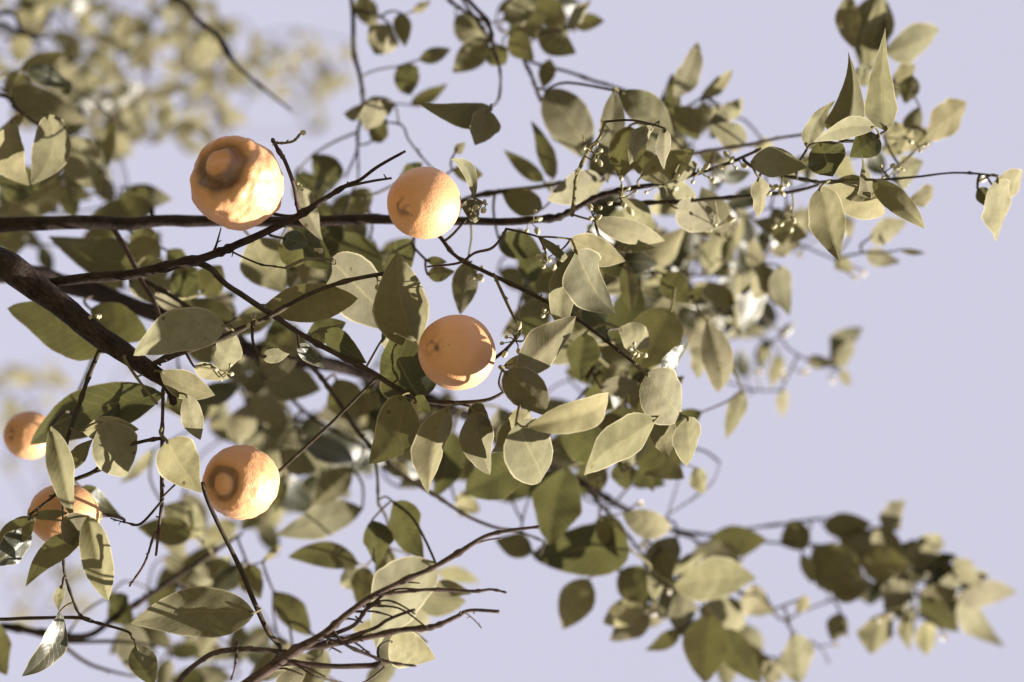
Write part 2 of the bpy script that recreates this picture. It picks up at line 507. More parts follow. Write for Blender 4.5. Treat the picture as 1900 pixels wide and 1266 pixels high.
B('rail_back', [(-200, 1150, 16), (0, 1162, 14), (80, 1174, 13), (160, 1180, 12), (215, 1146, 11), (300, 1090, 10), (380, 1035, 8), (450, 990, 5)], 2.3, 2.3, 'trunk')
B('rail_back_a', [(110, 1190, 8), (170, 1235, 7), (250, 1255, 5)], 2.3, 2.32, 'rail_back')
B('rail_back_b', [(112, 1190, 8), (220, 1191, 7), (290, 1200, 5)], 2.3, 2.3, 'rail_back')
# the bare dry branch rising from below
B('dry', [(-470, 620, 44, 2.25), (-200, 1300, 36, 2.0), (-60, 1520, 32), (240, 1420, 28.6), (400, 1310, 24.7), (470, 1262, 20.8), (540, 1212, 19.5), (585, 1185, 15.6), (620, 1160, 13.0), (680, 1112, 11.1), (740, 1082, 9.8), (800, 1056, 9.1), (850, 1026, 10.4), (900, 996, 7.8), (950, 985, 6.5), (1002, 978, 5.2)], 1.885, 1.885, 'trunk', mat=DRY, name='branch')
B('lemon_stick', [(520, 1205, 10), (493, 1165, 9.5), (437, 1038, 9), (391, 940, 8), (376, 896, 9)], 1.97, 1.95, 'dry', name='branch', nodes=True)
B('dry_a', [(330, 1275, 10.4), (380, 1222, 10.4), (430, 1206, 10.4), (480, 1206, 9.1), (545, 1212, 9.1)], 1.885, 1.895, 'dry', mat=DRY)
B('dry_b', [(560, 1202, 11.7), (650, 1190, 10.4), (740, 1171, 10.4), (800, 1164, 10.4), (845, 1145, 9.1), (872, 1132, 6.5), (926, 1135, 6.5)], 1.885, 1.895, 'dry', mat=DRY)
B('dry_c', [(700, 1103, 7.8), (740, 1100, 6.5), (800, 1095, 6.5), (880, 1097, 6.5), (910, 1094, 5.2), (940, 1100, 3.9)], 1.885, 1.895, 'dry', mat=DRY)
B('dry_d', [(600, 1182, 9.1), (655, 1162, 7.8), (680, 1130, 7.8), (704, 1118, 9.1)], 1.885, 1.895, 'dry', mat=DRY)
B('dry_e', [(520, 1226, 10.4), (580, 1234, 10.4), (640, 1236, 10.4), (706, 1236, 11.7)], 1.885, 1.895, 'dry', mat=DRY)
B('dry_f', [(620, 1190, 7.8), (690, 1168, 6.5), (720, 1150, 6.5), (770, 1132, 5.2)], 1.885, 1.895, 'dry', mat=DRY)
B('dry_g', [(640, 1196, 6.5), (700, 1222, 6.5), (735, 1232, 5.2), (772, 1236, 3.9)], 1.885, 1.895, 'dry', mat=DRY)
rd = random.Random(4)
for z in range(12):
    bx_, by_ = rd.uniform(480, 700), 0
    by_ = 1262 - (bx_ - 470) * .66 + rd.uniform(-6, 6)
    ln_ = rd.uniform(50, 130); an_ = rd.uniform(-.75, .25)
    dz_ = rd.uniform(1.86, 1.90)
    B('dry_x%d' % z, [(bx_, by_, 4.5), (bx_ + ln_ * .5 * math.cos(an_), by_ + ln_ * .5 * math.sin(an_) + rd.uniform(-6, 6), 4), (bx_ + ln_ * math.cos(an_ + .25), by_ + ln_ * math.sin(an_ + .25), 3)], 1.9, dz_, 'dry', mat=DRY)
B('dry_h', [(860, 1134, 3), (880, 1150, 2.5), (894, 1166, 2)], 1.885, 1.895, 'dry_b', mat=DRY)
B('dry_i', [(850, 1026, 5), (858, 1018, 4), (902, 1003, 4), (930, 1000, 3)], 1.885, 1.895, 'dry', mat=DRY)
B('dry_j', [(430, 1206, 4), (440, 1190, 4), (436, 1236, 4), (428, 1262, 3)], 1.885, 1.895, 'dry_a', mat=DRY)
# behind, lower middle
B('mid', [(560, 668, 9), (590, 694, 9), (624, 742, 8.5), (664, 800, 8), (707, 846, 8), (760, 890, 7.5), (812, 922, 7), (865, 957, 6.5), (918, 978, 6), (960, 986, 5), (1010, 1005, 4)], 2.15, 2.2, 'three')
B('mid_a', [(692, 828, 6), (700, 880, 6), (702, 935, 5)], 2.17, 2.17, 'mid')
B('mid_b', [(400, 560, 8), (470, 660, 8), (560, 760, 7), (640, 810, 7), (700, 842, 6)], 2.4, 2.3, 'three')
# right lower
B('right_low_a', [(1100, 920, 7), (1150, 975, 7), (1185, 1020, 6), (1220, 1075, 5), (1250, 1090, 4)], 2.34, 2.36, 'three')
B('right_low_b', [(1255, 985, 7), (1320, 992, 6), (1400, 980, 5), (1480, 968, 5), (1540, 962, 4)], 2.42, 2.5, 'three')
B('right_low_c', [(1300, 1008, 6), (1360, 1004, 5), (1440, 1008, 5), (1540, 1015, 6), (1640, 1050, 5), (1720, 1085, 4), (1790, 1100, 4)], 2.42, 2.52, 'three')
B('right_low_d', [(1312, 1042, 5), (1370, 1100, 5), (1430, 1135, 5), (1455, 1150, 5), (1490, 1135, 4), (1550, 1110, 4)], 2.42, 2.5, 'three')
B('right_low_e', [(1455, 1150, 4), (1480, 1180, 4), (1520, 1200, 3), (1540, 1232, 3)], 2.47, 2.5, 'right_low_d')
B('right_low_f', [(1238, 958, 3), (1262, 880, 2.5)], 2.38, 2.38, 'three')
B('right_low_g', [(1240, 956, 3), (1300, 915, 3), (1325, 890, 2.5), (1336, 858, 2)], 2.38, 2.4, 'three')
# right upper
B('up_back', [(860, 374, 10), (930, 356, 10), (1000, 346, 9), (1060, 336, 8), (1180, 310, 8), (1290, 285, 7), (1390, 268, 7), (1450, 256, 6), (1512, 246, 5)], 2.16, 2.2, 'one')
B('up_mid', [(1120, 380, 8), (1220, 376, 8), (1310, 371, 8), (1400, 363, 7.5), (1470, 356, 7), (1520, 342, 6)], 2.08, 2.07, 'one')
B('tip', [(1384, 300, 6), (1415, 318, 6), (1470, 329, 6), (1520, 338, 6), (1560, 340, 5), (1620, 335, 5), (1700, 328, 4.5), (1755, 322, 4), (1800, 322, 4), (1852, 326, 4)], 2.04, 2.05, 'one')
B('tip_a', [(1648, 330, 3), (1680, 298, 3), (1706, 262, 3), (1722, 246, 3)], 2.06, 2.25, 'tip', mat=GREENTWIG)
B('bud_stick', [(1062, 398, 7), (1066, 350, 6.5), (1070, 326, 6), (1090, 284, 6), (1112, 256, 5.5), (1118, 240, 5), (1123, 226, 7)], 2.02, 1.98, 'one', mat=GREENTWIG)
B('bud_stick_a', [(1090, 282, 3), (1098, 268, 3), (1112, 262, 2.5)], 1.99, 1.98, 'bud_stick', mat=GREENTWIG)
B('bud_stick_b', [(1086, 290, 3), (1104, 298, 3), (1116, 284, 2.5), (1131, 292, 2)], 1.99, 1.98, 'bud_stick', mat=GREENTWIG)
B('bud_stick_c', [(1068, 322, 4), (1074, 312, 3), (1066, 318, 2)], 2.0, 1.98, 'bud_stick', mat=GREENTWIG)
B('bud_stick_d', [(1086, 274, 3), (1084, 262, 3), (1081, 252, 2.5)], 2.0, 1.98, 'bud_stick', mat=GREENTWIG)
B('lemon_spur', [(556, 402, 8), (550, 375, 8), (545, 345, 8), (530, 300, 8), (518, 280, 8), (506, 258, 8)], 1.96, 1.93, 'two_fork', mat=DRY)
B('lemon_spur_a', [(512, 266, 5), (530, 266, 5), (546, 262, 5), (558, 248, 4)], 1.93, 1.92, 'lemon_spur', mat=GREENTWIG)
B('across', [(205, 418, 11), (225, 450, 10), (250, 495, 9), (265, 525, 9), (285, 555, 9), (297, 590, 7)], 2.118, 2.04, 'one', mat=DRY)
B('across_b', [(268, 520, 8), (310, 545, 8), (360, 575, 7), (410, 600, 6), (440, 590, 4)], 2.1, 2.06, 'across')
B('up_stub', [(283, 408, 5), (281, 396, 5), (279, 385, 4)], 2.1, 2.09, 'one', mat=DRY)
# top centre: hanging in from above, behind
B('far_a', [(-300, -120, 30, 3.0), (100, -160, 22, 2.9), (320, -10, 10), (365, 35, 10), (402, 66, 9), (438, 120, 8), (490, 165, 6), (540, 205, 4)], 2.42, 2.42, 'trunk', name='branch')
B('top_a', [(560, -420, 16, 2.5), (640, -150, 12, 2.4), (652, 0, 9), (656, 95, 8.5), (668, 145, 8), (673, 200, 7), (664, 245, 6), (662, 280, 5), (640, 330, 4)], 2.34, 2.3, 'far_a', name='branch')
B('top_a1', [(664, 240, 5), (664, 300, 4), (665, 345, 4)], 2.3, 2.28, 'top_a')
B('top_b', [(700, -300, 14, 2.5), (800, -80, 10, 2.36), (868, 0, 8.5), (905, 42, 8), (916, 88, 7), (928, 132, 5.5), (926, 182, 4.5), (908, 202, 4)], 2.3, 2.2, 'far_a', name='branch')
B('top_b1', [(830, -4, 7), (866, 22, 6), (905, 42, 6)], 2.3, 2.3, 'top_b')
B('top_c', [(916, 80, 7), (950, 92, 6), (985, 115, 6), (1050, 133, 6), (1110, 152, 6.5), (1122, 155, 5.5), (1225, 190, 5), (1268, 202, 5)], 2.3, 2.28, 'top_b')
B('top_d', [(972, 112, 7), (985, 140, 7), (1000, 178, 7), (1014, 206, 6), (1018, 240, 5), (1030, 262, 4)], 2.28, 2.24, 'top_c', mat=DRY)
B('top_e', [(740, 230, 4), (760, 262, 4), (800, 310, 4), (840, 345, 4)], 2.25, 2.2, 'top_a')
# upper left, far behind
B('far_b', [(-480, 300, 40, 2.6), (-200, 120, 22, 2.5), (0, 24, 8), (40, 55, 8), (78, 82, 5)], 2.45, 2.5, 'trunk', name='branch')
B('far_c', [(-100, 50, 8), (0, 45, 8), (40, 62, 7), (95, 70, 5)], 2.5, 2.5, 'far_b')
B('left_up', [(-200, 150, 12), (0, 176, 8), (28, 200, 8), (50, 218, 6)], 2.25, 2.2, 'far_b')
B('left_up_b', [(50, 218, 6), (78, 236, 6), (108, 254, 5)], 2.2, 2.18, 'left_up')

# ------------------------------------------------------------------ leaves
# (base x, base y, tip x, tip y, width px, distance, lean to the sun, {options})
T = dict(top=1)
LV = [
 # upper left
 (37,128,122,97,30,2.3,-.3),(50,128,114,152,36,2.25,1.0,T),(112,150,132,176,26,2.3,-.9),(8,168,158,224,58,2.34,.05),(8,172,54,138,32,2.36,-.4),
 (92,214,52,340,54,2.06,.7,dict(sb=-22,fold=-.12)),(22,222,38,338,54,2.07,.7,dict(sb=20,fold=-.12)),(44,215,-6,246,22,2.2,-.5),(84,268,56,342,34,2.16,-1.0),(112,252,64,346,22,2.13,.4,dict(sb=-16)),
 (128,256,166,348,66,2.3,.25),(212,224,204,314,22,2.34,-.4),(-6,332,104,348,64,2.22,-.7),(112,340,14,402,60,2.3,0),(120,345,142,408,36,2.36,-.2),(284,384,164,398,48,2.28,-.3),(250,352,280,392,34,2.3,-.5),
 # top centre
 (666,-6,698,56,38,2.36,.0),(724,46,698,102,50,2.3,.75),(743,24,753,86,31,2.3,-.1),(765,22,800,0,14,2.32,.6),(778,111,837,92,27,2.3,-.1),(738,124,766,180,46,2.3,-.7),(762,195,833,158,25,2.34,-.2),
 (732,194,636,208,42,2.28,-.5),(702,186,680,242,38,2.22,.8),(690,262,722,222,36,2.28,-.45),(668,214,637,212,17,2.25,.6),
 (846,30,902,82,50,2.34,.3),(906,72,838,137,46,2.3,.2),(908,88,942,124,40,2.26,-.45),
 (912,204,794,206,44,2.08,.75,dict(sb=-10,fold=.5)),(906,204,878,268,48,2.07,.8,dict(fold=.3)),(844,284,863,264,17,2.15,.3),(580,288,622,366,58,2.28,-1.0,T),(548,322,578,402,44,2.3,-.9),
 (656,352,682,398,46,2.26,-.1),(740,338,782,304,38,2.2,-.8),(840,316,898,326,30,2.2,-.3),(880,368,832,298,24,1.97,.5,dict(sb=20,fold=.4)),(868,404,894,374,36,1.99,.9),(560,346,590,442,36,2.03,.55),
 (934,36,992,2,42,2.3,.4),(944,62,1014,18,46,2.33,-.4),(998,-4,1052,62,46,2.35,-.3),(1056,52,1092,-2,22,2.28,.7),(1062,46,1118,40,29,2.32,-.5),(1000,62,1069,99,46,2.28,.0),(946,64,990,113,40,2.26,-.4),
 (1020,110,1007,166,29,2.28,-.1),(1012,168,1098,292,76,2.24,.3),(1028,332,990,224,29,2.24,-.3),(1008,336,934,274,27,2.24,-.2),(1120,336,998,374,52,2.1,.85),(1006,388,928,352,46,2.16,-.2),
 (1140,168,1124,332,44,2.1,.25),(1148,170,1246,240,58,2.14,.25),(1168,234,1148,332,62,2.06,-.5),(1212,234,1174,308,28,2.0,.75,dict(sb=14)),(1232,238,1232,310,27,1.98,.6),(1188,330,1288,278,52,2.04,-.05),(1168,290,1244,322,42,2.08,-.5),(1252,324,1298,302,32,2.05,.9),
 (1252,182,1293,79,40,2.26,.6),(1300,182,1368,129,23,2.28,.6),(1325,216,1391,179,29,2.28,.7),(1248,138,1252,272,22,2.3,-.6),(1252,200,1294,262,42,2.24,-.6),(1382,268,1306,240,46,2.24,.65),(1332,200,1330,258,36,2.24,.8),(1300,282,1344,300,27,2.2,-.3),
 (1224,350,1312,376,42,2.1,.85),(1254,386,1359,416,58,2.08,1.0),(1154,370,1212,416,46,2.08,.75),(1104,410,1230,439,40,2.04,.9),(1408,330,1410,404,31,2.0,.95),
 # right upper, sharp spray
 (1574,-8,1582,88,42,2.26,.1),(1634,-10,1598,126,72,2.3,.2),(1614,132,1642,-4,38,2.28,.55),(1644,98,1752,44,56,2.3,.85),
 (1644,243,1643,56,70,1.98,.45,dict(acu=1,fold=-.15,sb=6)),(1560,262,1573,98,72,1.97,.1,dict(fold=-.7,acu=1,sb=10)),(1498,276,1544,186,34,2.0,.3,dict(peak=.6)),
 (1624,236,1497,272,34,1.94,.8,dict(fold=.4,sb=12)),(1520,264,1538,328,66,1.96,-.7,T),(1632,256,1578,292,48,1.97,-.3,T),
 (1394,300,1494,306,52,2.0,.4),(1616,366,1597,294,34,1.96,.75,dict(acu=1)),(1552,336,1630,367,44,1.99,.0),(1528,348,1676,396,52,2.0,.6),(1620,334,1723,424,40,1.96,.1,dict(fold=-.5)),(1522,348,1550,474,66,1.97,.5),
 (1664,338,1718,297,46,2.2,.9),(1688,372,1746,347,32,2.18,.8),(1718,250,1804,184,54,2.2,.85),(1640,252,1692,238,34,2.18,.5),(1692,238,1668,288,28,2.2,.6),(1656,152,1702,118,34,2.26,.7),(1694,142,1680,192,34,2.24,.0),(1590,128,1628,152,34,2.24,.6),(1582,192,1596,168,17,2.24,-.3),
 (1852,334,1882,448,64,2.04,.95),(1842,344,1912,318,46,2.06,.9),(1814,350,1842,382,27,2.06,.3),
 # left, middle
 (252,492,94,440,74,2.2,-.5),(246,432,304,478,58,2.16,-.35),(310,465,352,500,37,2.2,-.6),(332,488,352,582,58,2.2,-.8),(374,546,416,494,52,2.16,-.55),(240,520,282,562,32,2.1,.5),(290,540,337,586,27,2.1,.55),
 (190,646,-4,572,84,2.06,-.45,dict(round=1)),(168,574,288,626,62,2.12,-.3),(418,605,249,650,74,1.92,.35,dict(round=1,sb=10)),(436,620,400,692,42,2.0,.65),(298,690,384,732,48,1.96,.6),(360,680,424,706,27,1.97,.8),(346,734,362,816,34,1.96,.75),(322,718,336,772,32,2.0,-.6),
 (302,734,18,832,80,2.04,-.8,dict(sb=14)),(264,728,154,798,18,2.0,1.0,dict(top=1,sb=-8)),(190,784,222,886,74,1.96,.65),(154,800,246,798,42,1.95,.5),(94,792,116,958,42,1.92,.45,dict(fold=-.5)),(118,872,166,812,32,1.96,-.5),(310,818,359,917,72,1.92,.75,dict(peak=.65)),
 # lower left
 (150,904,206,962,34,2.12,1.0,T),(145,910,182,904,16,2.1,-.4),(164,958,188,1130,48,1.93,.6,dict(fold=-.5)),(114,966,174,1018,54,1.93,.85),(150,998,42,1090,42,1.93,-.4,dict(sb=22)),(64,962,-14,1006,42,1.95,-.2),(58,984,-18,1046,46,1.95,1.0,T),
 (116,1084,104,1132,15,1.95,.7),(112,1134,42,1252,38,1.96,1.0,dict(top=1,sb=-8)),(-8,1160,16,1248,56,2.2,-.6),(200,1110,246,1152,52,2.3,-.7),(472,1137,248,1147,86,1.92,.15,dict(fold=.25,peak=.8)),(356,990,246,982,48,2.25,-.45),(304,940,372,1002,62,2.3,.45),(286,834,230,896,20,2.4,.5),(252,1198,286,1272,48,1.97,.0),(60,958,122,952,18,1.93,.3),
 # lower middle
 (526,880,510,952,19,2.25,-.2),(672,944,531,994,60,2.28,.5),(520,838,586,876,42,2.3,.2),(560,818,652,862,44,2.3,1.0,T),(652,868,578,940,48,2.28,.1),(664,1046,525,1038,44,2.22,-.4,dict(sb=14)),(640,1058,668,1098,42,2.25,.3),(690,966,692,1049,52,2.12,-1.0),(730,932,774,1029,60,2.12,-1.0,T),
 (722,1018,708,1102,37,2.22,.2),(678,1052,668,1128,42,2.22,-.1),(508,1098,578,1174,48,2.26,-.35),(460,1048,482,1112,44,2.25,-.3),(488,1042,522,1014,13,2.25,.6),(808,1044,696,1196,96,2.04,.75),(722,1190,804,1234,64,1.97,.75),(812,1060,892,1092,30,2.4,.75),(804,1102,822,1142,34,2.35,.1),(844,926,890,952,42,2.35,.65),
 (832,756,798,920,58,1.92,.6,dict(fold=-.6)),(880,764,916,892,60,1.93,.55,dict(fold=-.4)),(972,848,850,914,74,2.16,-.8,dict(round=1)),(988,1024,918,1002,42,2.3,-.3),(746,734,682,860,78,1.94,-.2,dict(sb=-18)),(722,858,758,882,32,2.2,.1),
 # centre
 (492,566,682,562,66,1.98,-.45),(614,482,738,612,94,2.02,.85),(468,444,522,542,76,2.14,.4),(524,442,572,456,37,2.02,1.0,T),(518,454,574,492,44,2.06,-.6),(560,440,624,502,52,2.14,-.7),(774,644,741,470,90,1.97,.4,dict(sb=-14,fold=-.3)),
 (782,742,722,622,100,1.985,-.25,dict(top=1,round=1)),(708,632,754,608,42,2.0,.85),(868,484,854,584,44,2.08,.0),(790,482,828,486,16,2.06,-.4),(794,510,844,504,27,2.06,-.1),(768,448,712,502,48,2.12,-.8),(604,614,685,674,42,1.99,-.7),(570,622,644,600,42,2.03,-.15),
 (486,662,542,654,24,1.95,.5),(554,640,598,684,24,1.95,1.0,T),(488,690,584,720,68,2.3,.5),(624,704,652,782,62,2.22,-.2),(692,724,670,772,37,2.22,-.6),(872,754,908,792,32,1.93,.5),(768,738,802,764,27,1.96,-.7),
 (924,440,1008,476,52,2.14,-.8),(1012,478,964,522,52,2.2,-.8),(1058,444,1168,482,52,2.0,.65),(1138,456,1216,460,22,2.04,.0),(1070,466,1128,574,84,1.96,.8,dict(peak=1.05)),(1068,464,1038,622,48,1.97,.55),(1000,440,1062,490,16,1.98,.9),
 (962,698,1079,588,62,1.92,.45,dict(fold=-.45)),(934,682,1002,655,22,1.96,.0),(936,690,1024,772,64,1.9,.05,dict(sb=-10)),(978,792,1153,737,54,1.9,.65,dict(fold=.3)),(958,784,1023,914,90,1.91,.85),(982,762,916,842,52,1.93,.8),(1216,780,1056,869,68,1.92,.65),
 (1246,574,1188,684,88,2.12,-.3,dict(round=1)),(1148,610,1208,646,48,2.05,.55),(1228,684,1288,638,27,2.06,1.0,T),(1200,694,1270,778,88,1.96,.75),(1226,764,1238,848,44,1.99,.7),(1276,774,1290,870,52,1.98,.75),(1312,598,1350,738,54,2.2,.4),(1378,724,1345,814,34,2.28,.45),(1312,638,1288,702,42,2.26,.7),
 (1230,508,1274,562,48,2.16,-.45),(1160,488,1170,584,30,2.14,-.3),(1280,552,1304,534,19,2.18,-.5),(1040,788,1134,842,72,2.14,-.9),(1090,720,1142,762,42,2.2,-.6),(1086,618,1070,704,52,2.1,-.7),(1170,718,1176,764,18,2.16,-.5),(1200,702,1190,764,20,2.16,-.5),(1128,680,1162,732,52,2.22,.1),(1100,806,1206,760,42,2.2,-.5),
 # right, middle, behind
 (1416,488,1400,558,46,2.3,.5),(1446,494,1470,584,42,2.3,.5),(1430,498,1442,568,37,2.32,.1),(1614,442,1687,408,40,2.3,.65),(1608,468,1672,482,32,2.34,.7),(1672,464,1714,470,10,2.3,-.3),(1550,482,1592,502,27,2.4,.5),(1430,430,1498,440,42,2.26,.0),(1430,462,1484,448,32,2.3,.5),
 (1544,682,1592,604,42,2.55,.85),(1548,668,1600,650,37,2.55,.9),(1498,668,1552,676,23,2.5,.2),(1558,690,1582,712,22,2.55,.8),(1450,724,1464,778,27,2.5,.85),
 # right, lower
 (1052,868,1024,1012,78,2.22,-.7),(1168,1020,982,1042,88,2.28,-.9,dict(round=1)),(1112,958,1152,1034,48,2.26,-.35),(1092,1074,1044,1167,60,2.32,-.1),(1206,1124,1113,1149,48,2.32,.35),(1206,1144,1133,1190,48,2.34,.0),(1150,1060,1216,1112,62,2.32,-.25),(1206,1058,1220,1122,27,2.3,.85),
 (1156,954,1252,986,48,2.28,.45),(1256,998,1210,1052,52,2.32,.5),(1226,1018,1242,1082,42,2.3,-.6),(1250,1086,1400,1080,74,2.32,.65),(1240,1062,1304,1028,27,2.34,.7),(1258,1098,1269,1184,48,2.34,.55),(1298,1130,1394,1172,62,2.42,.95),(1380,1100,1444,1142,52,2.42,.85),(1262,1170,1200,1209,27,2.34,-.45),
 (1318,1138,1308,1268,74,2.32,-.25),(1340,1168,1414,1264,52,2.34,-.35),(1318,1000,1422,1000,52,2.4,-.3),(1104,858,1116,912,37,2.24,.1),(1148,858,1162,908,42,2.24,-.4),(1194,868,1212,912,20,2.24,-.4),(1186,818,1264,888,72,2.2,-.35),(1290,868,1312,918,32,2.28,.5),
 (1502,984,1448,1012,52,2.45,-.35),(1488,1028,1505,1082,23,2.45,-.3),(1528,976,1612,968,42,2.47,-.6),(1508,1018,1602,1102,80,2.45,-.35),(1558,998,1654,1032,62,2.47,-.25),(1598,1050,1684,1040,62,2.45,-.1),(1538,1090,1614,1078,52,2.45,-.3),(1618,978,1672,1062,48,2.46,-.35),
 (1640,988,1692,932,48,2.48,.75),(1618,988,1648,1018,22,2.44,.85),(1674,1032,1758,1000,48,2.48,.65),(1698,1062,1758,1010,52,2.5,.85),(1678,1008,1702,1042,42,2.48,.6),(1718,1092,1752,1048,37,2.48,1.0,T),(1754,1048,1778,1104,37,2.48,.65),(1768,1112,1888,1100,48,2.5,.95),(1784,1086,1844,1074,32,2.5,.85),(1778,1118,1862,1204,48,2.5,.85),
 (1704,1104,1772,1168,40,2.46,-.45),(1692,1084,1638,1142,62,2.45,.65),(1640,1138,1625,1220,62,2.44,.45),(1690,1128,1690,1208,34,2.45,.45),(1724,1148,1734,1224,42,2.46,.5),(1560,1138,1546,1192,37,2.45,.2),(1480,1114,1508,1130,30,2.42,.5),(1470,1178,1482,1272,62,2.4,.65),(1424,1218,1398,1254,34,2.38,-.4),(1446,1228,1418,1272,42,2.38,.6),
]

def fill(cx, cy, rx, ry, n, d0, d1, l0, l1, q0, q1):
    for _ in range(n):
        a, r = rng.uniform(0, 2*math.pi), math.sqrt(rng.random())
        x, y = cx + rx * r * math.cos(a), cy + ry * r * math.sin(a)
        L = rng.uniform(l0, l1); b = rng.uniform(0, 2*math.pi)
        d = rng.uniform(d0, d1)
        LV.append((x - math.cos(b)*L/2, y - math.sin(b)*L/2, x + math.cos(b)*L/2, y + math.sin(b)*L/2, L * rng.uniform(.38, .55), d, rng.uniform(q0, q1), dict(fill=1, top=int(d < 2.9 and rng.random() < .3))))
# leaves behind the sharp ones, and the soft far side of the crown
fill(590, 775, 130, 80, 16, 2.4, 2.75, 60, 120, .2, 1.0)
fill(420, 1010, 110, 90, 12, 2.4, 2.7, 60, 110, -.3, .8)
fill(330, 1215, 170, 50, 14, 2.3, 2.7, 60, 110, -.4, .7)
fill(640, 1235, 150, 40, 8, 2.0, 2.3, 60, 110, .1, .9)
fill(440, 740, 90, 60, 10, 2.3, 2.6, 60, 110, .1, .9)
fill(1290, 480, 110, 90, 26, 2.3, 2.7, 50, 100, .3, 1.1)
fill(1210, 430, 130, 70, 14, 2.15, 2.4, 60, 110, .2, 1.0)
fill(1390, 640, 90, 70, 16, 2.5, 2.8, 35, 80, .3, 1.1)
fill(1390, 420, 90, 50, 14, 2.25, 2.5, 40, 80, .1, 1.0)
fill(1500, 420, 70, 40, 8, 2.35, 2.6, 40, 70, .2, 1.0)
fill(1000, 540, 80, 60, 8, 2.2, 2.5, 60, 100, -.7, .3)
fill(1130, 690, 80, 80, 10, 2.2, 2.5, 60, 100, -.6, .5)
fill(1000, 870, 90, 60, 8, 2.25, 2.5, 60, 110, -.9, 0)
fill(1200, 860, 90, 50, 8, 2.3, 2.5, 50, 90, -.6, .5)
fill(640, 460, 100, 50, 10, 2.2, 2.4, 60, 110, -.8, .3)
fill(620, 380, 60, 30, 5, 2.3, 2.45, 60, 100, -.9, .0)
fill(60, 450, 80, 40, 5, 2.4, 2.7, 60, 100, -.4, .8)
fill(200, 470, 110, 45, 6, 2.25, 2.5, 70, 120, -.7, .2)
fill(350, 600, 90, 60, 8, 2.25, 2.5, 60, 110, -.5, .8)
fill(150, 380, 140, 40, 8, 2.35, 2.6, 60, 110, -.7, .3)
fill(1640, 1050, 100, 60, 10, 2.48, 2.65, 50, 80, -.4, .9)
fill(1360, 1180, 70, 60, 6, 2.4, 2.6, 60, 90, -.3, .8)
fill(990, 30, 60, 40, 8, 2.35, 2.5, 50, 90, -.4, .8)
fill(1290, 230, 70, 60, 8, 2.3, 2.5, 40, 80, -.2, 1.0)
fill(1170, 290, 70, 50, 6, 2.15, 2.3, 50, 90, -.2, .8)
fill(100, 90, 170, 110, 85, 2.75, 3.5, 34, 66, .2, 1.2)
fill(180, 210, 150, 80, 52, 2.7, 3.4, 34, 66, .2, 1.2)
fill(320, 60, 120, 70, 46, 2.9, 3.6, 30, 58, .1, 1.2)
fill(370, 170, 70, 120, 40, 2.9, 3.6, 28, 52, .1, 1.1)
fill(540, 120, 120, 70, 34, 3.4, 4.0, 22, 46, .4, 1.2)
fill(60, 760, 90, 120, 22, 3.6, 4.6, 26, 48, .4, 1.2)
fill(80, 1060, 110, 100, 24, 3.6, 4.6, 26, 48, .4, 1.2)
fill(250, 720, 110, 60, 6, 3.0, 4.0, 24, 50, 0, 1.0)
fill(560, 200, 60, 60, 8, 3.9, 4.8, 20, 40, .2, 1.1)

fill(620, 500, 130, 70, 12, 2.15, 2.5, 80, 140, -.7, .9)
fill(480, 620, 110, 70, 10, 2.15, 2.5, 80, 130, -.3, .9)
fill(1080, 560, 120, 110, 16, 2.15, 2.5, 80, 130, -.7, .8)
fill(1160, 760, 110, 90, 14, 2.15, 2.5, 80, 130, -.7, .7)
fill(900, 830, 130, 60, 10, 2.2, 2.5, 80, 130, -.8, .5)
fill(720, 800, 110, 80, 12, 2.3, 2.7, 70, 130, -.2, 1.0)
fill(1300, 560, 110, 110, 22, 2.3, 2.6, 50, 110, .1, 1.1)
fill(560, 890, 110, 60, 10, 2.35, 2.7, 70, 120, 0, 1.0)
fill(380, 1090, 120, 60, 10, 2.3, 2.6, 70, 120, -.4, .8)
fill(760, 1130, 90, 70, 7, 2.1, 2.4, 70, 110, 0, .9)
fill(120, 300, 120, 80, 9, 2.4, 2.7, 70, 120, -.5, .8)
fill(1420, 330, 110, 60, 10, 2.2, 2.5, 50, 90, .1, 1.0)
fill(1620, 250, 80, 110, 6, 2.2, 2.4, 60, 90, .1, .9)
fill(1740, 1080, 80, 60, 8, 2.45, 2.6, 60, 90, .3, 1.0)
fill(1270, 1080, 90, 70, 8, 2.35, 2.5, 70, 100, -.3, .8)

SX, SY = 0.91, -0.41

